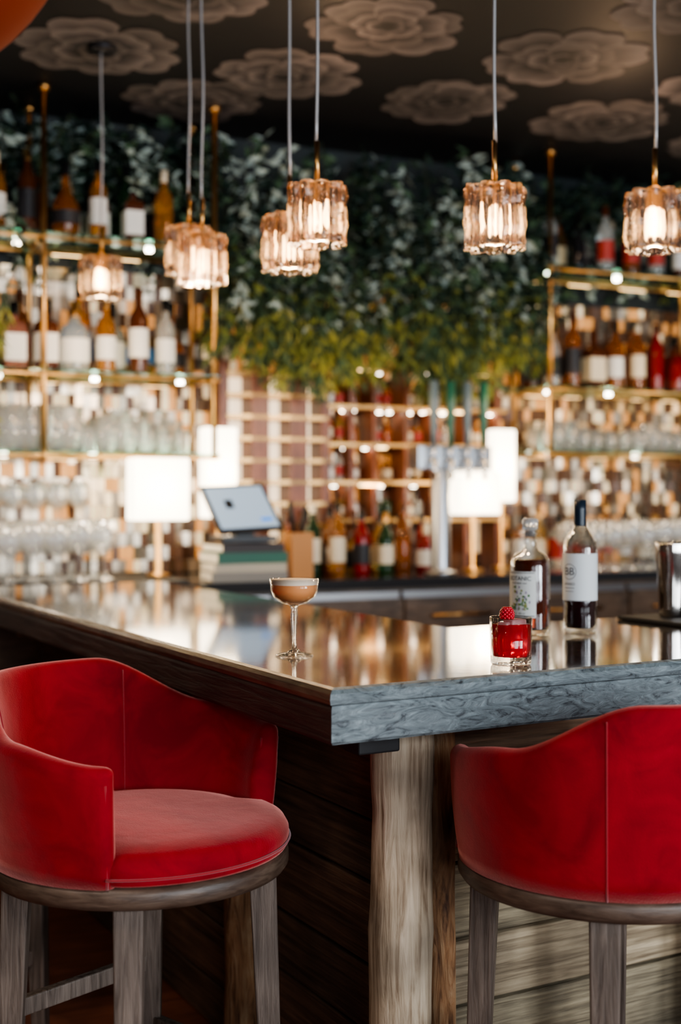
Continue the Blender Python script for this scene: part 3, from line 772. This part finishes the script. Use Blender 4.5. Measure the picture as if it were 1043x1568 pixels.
def bottleB(x,y):
    e=empty('amaro_bottle',(x,y,TZ))
    b=MB(); b.lathe([(0,.006),(.028,.0),(.038,.0),(.041,.005),(.0415,.02),(.0415,.205),(.038,.225),(.026,.246),(.016,.258),(.0145,.27),(.0145,.312),
        (.0115,.312),(.0115,.27),(.023,.244),(.035,.223),(.0388,.203),(.0388,.022),(.033,.014),(0,.016)],(0,0,0),0,64); b.make('glass',[tb],parent=e)
    b=MB(); b.lathe([(0,.0165),(.0325,.0145),(.0383,.0225),(.0383,.115),(0,.115)],(0,0,0),0,48); b.make('liquor',[P('dark_amaro',(.035,.008,.010),.05,trans=.2,ior=1.35)],parent=e)
    b=MB(); b.lathe([(.0150,.262),(.0155,.30),(.0158,.326),(0,.327)],(0,0,0),0,32); b.make('capsule',[P('capsule_black',(.01,.02,.035),.3)],parent=e)
    b=MB(); a=R(-105); patch(b,.0418,.082,.196,a-R(100),a+R(100),0,40)
    def ring(c0,zc,ro,ri):
        n=28; vs=[];fs=[]
        for i in range(n):
            t=2*math.pi*i/n
            for rr in (ro,ri):
                aa=c0+rr*math.cos(t)/.042; z=zc+rr*math.sin(t); vs.append((.04195*math.cos(aa),.04195*math.sin(aa),z))
        for i in range(n): j=(i+1)%n; fs.append((2*i,2*j,2*j+1,2*i+1))
        b.add(vs,fs,1)
    c0=a-R(34); ring(c0,.152,.019,.0178)
    patch(b,.042,.112,.1132,c0-.35,c0+.35,1,8); patch(b,.042,.104,.1050,c0-.3,c0+.3,1,8)
    b.make('label',[P('label_pale',(.74,.76,.76),.6),inkm],parent=e)
    textwrap(e,'BB',.0421,.026,c0,.152); textwrap(e,'AMARO',.0421,.009,c0,.122)
bottleA(.459,3.08); bottleB(.586,3.115)
b=MB(); b.lathe([(0,0),(.030,0),(.033,.002),(.0345,.02),(.0425,.17),(.0435,.195),(.0425,.2),(.041,.198),(.033,.02),(0,.01)],(.89,3.42,TZ+.012),0,64)
b.make('cocktail_shaker',[P('shaker_steel',(.72,.68,.64),.1,1)])
x,y=toB(1.0,3.44)
b=MB(); b.box((x,y,TZ+.006),(.42,.27,.011)); b.make('bar_mat',[black],CORNER,A1,bevel=.003)

for i,s in enumerate((-.5,.3,1.3,2.1,3.0,3.9)):
    lamp('shelf_glow_%d'%i,'POINT',W(s,-.35,1.85),5,(1,.70,.38),.12)
for i,(s,z) in enumerate(((-.9,1.50),(-.3,1.50),(.2,1.50),(2.9,1.5),(3.5,1.5))):
    lamp('glassware_fill_%d'%i,'POINT',W(s,-.28,z),3.5 if s<1 else 2.2,(1,.86,.70),.04)  # bare point lights added to brighten the glassware, no fixtures
for i,(s,o) in enumerate(((.9,-1.0),(2.2,-.9))):
    lamp('ceiling_spot_%d'%i,'POINT',W(s,o,2.75),6,(1,.64,.38),.06)

# ------------------------------------------------------------------ CAMERA
cd=bpy.data.cameras.new('camera'); cam=bpy.data.objects.new('camera',cd); scene.collection.objects.link(cam)
cam.location=(0,0,EYE); cam.rotation_euler=(R(90),0,0)
cd.sensor_fit='VERTICAL'; cd.sensor_height=36; cd.lens=1950/1568*36; cd.shift_y=-24/1568
cd.dof.use_dof=True; cd.dof.focus_distance=2.5; cd.dof.aperture_fstop=1.8
cd.clip_start=.05
scene.camera=cam
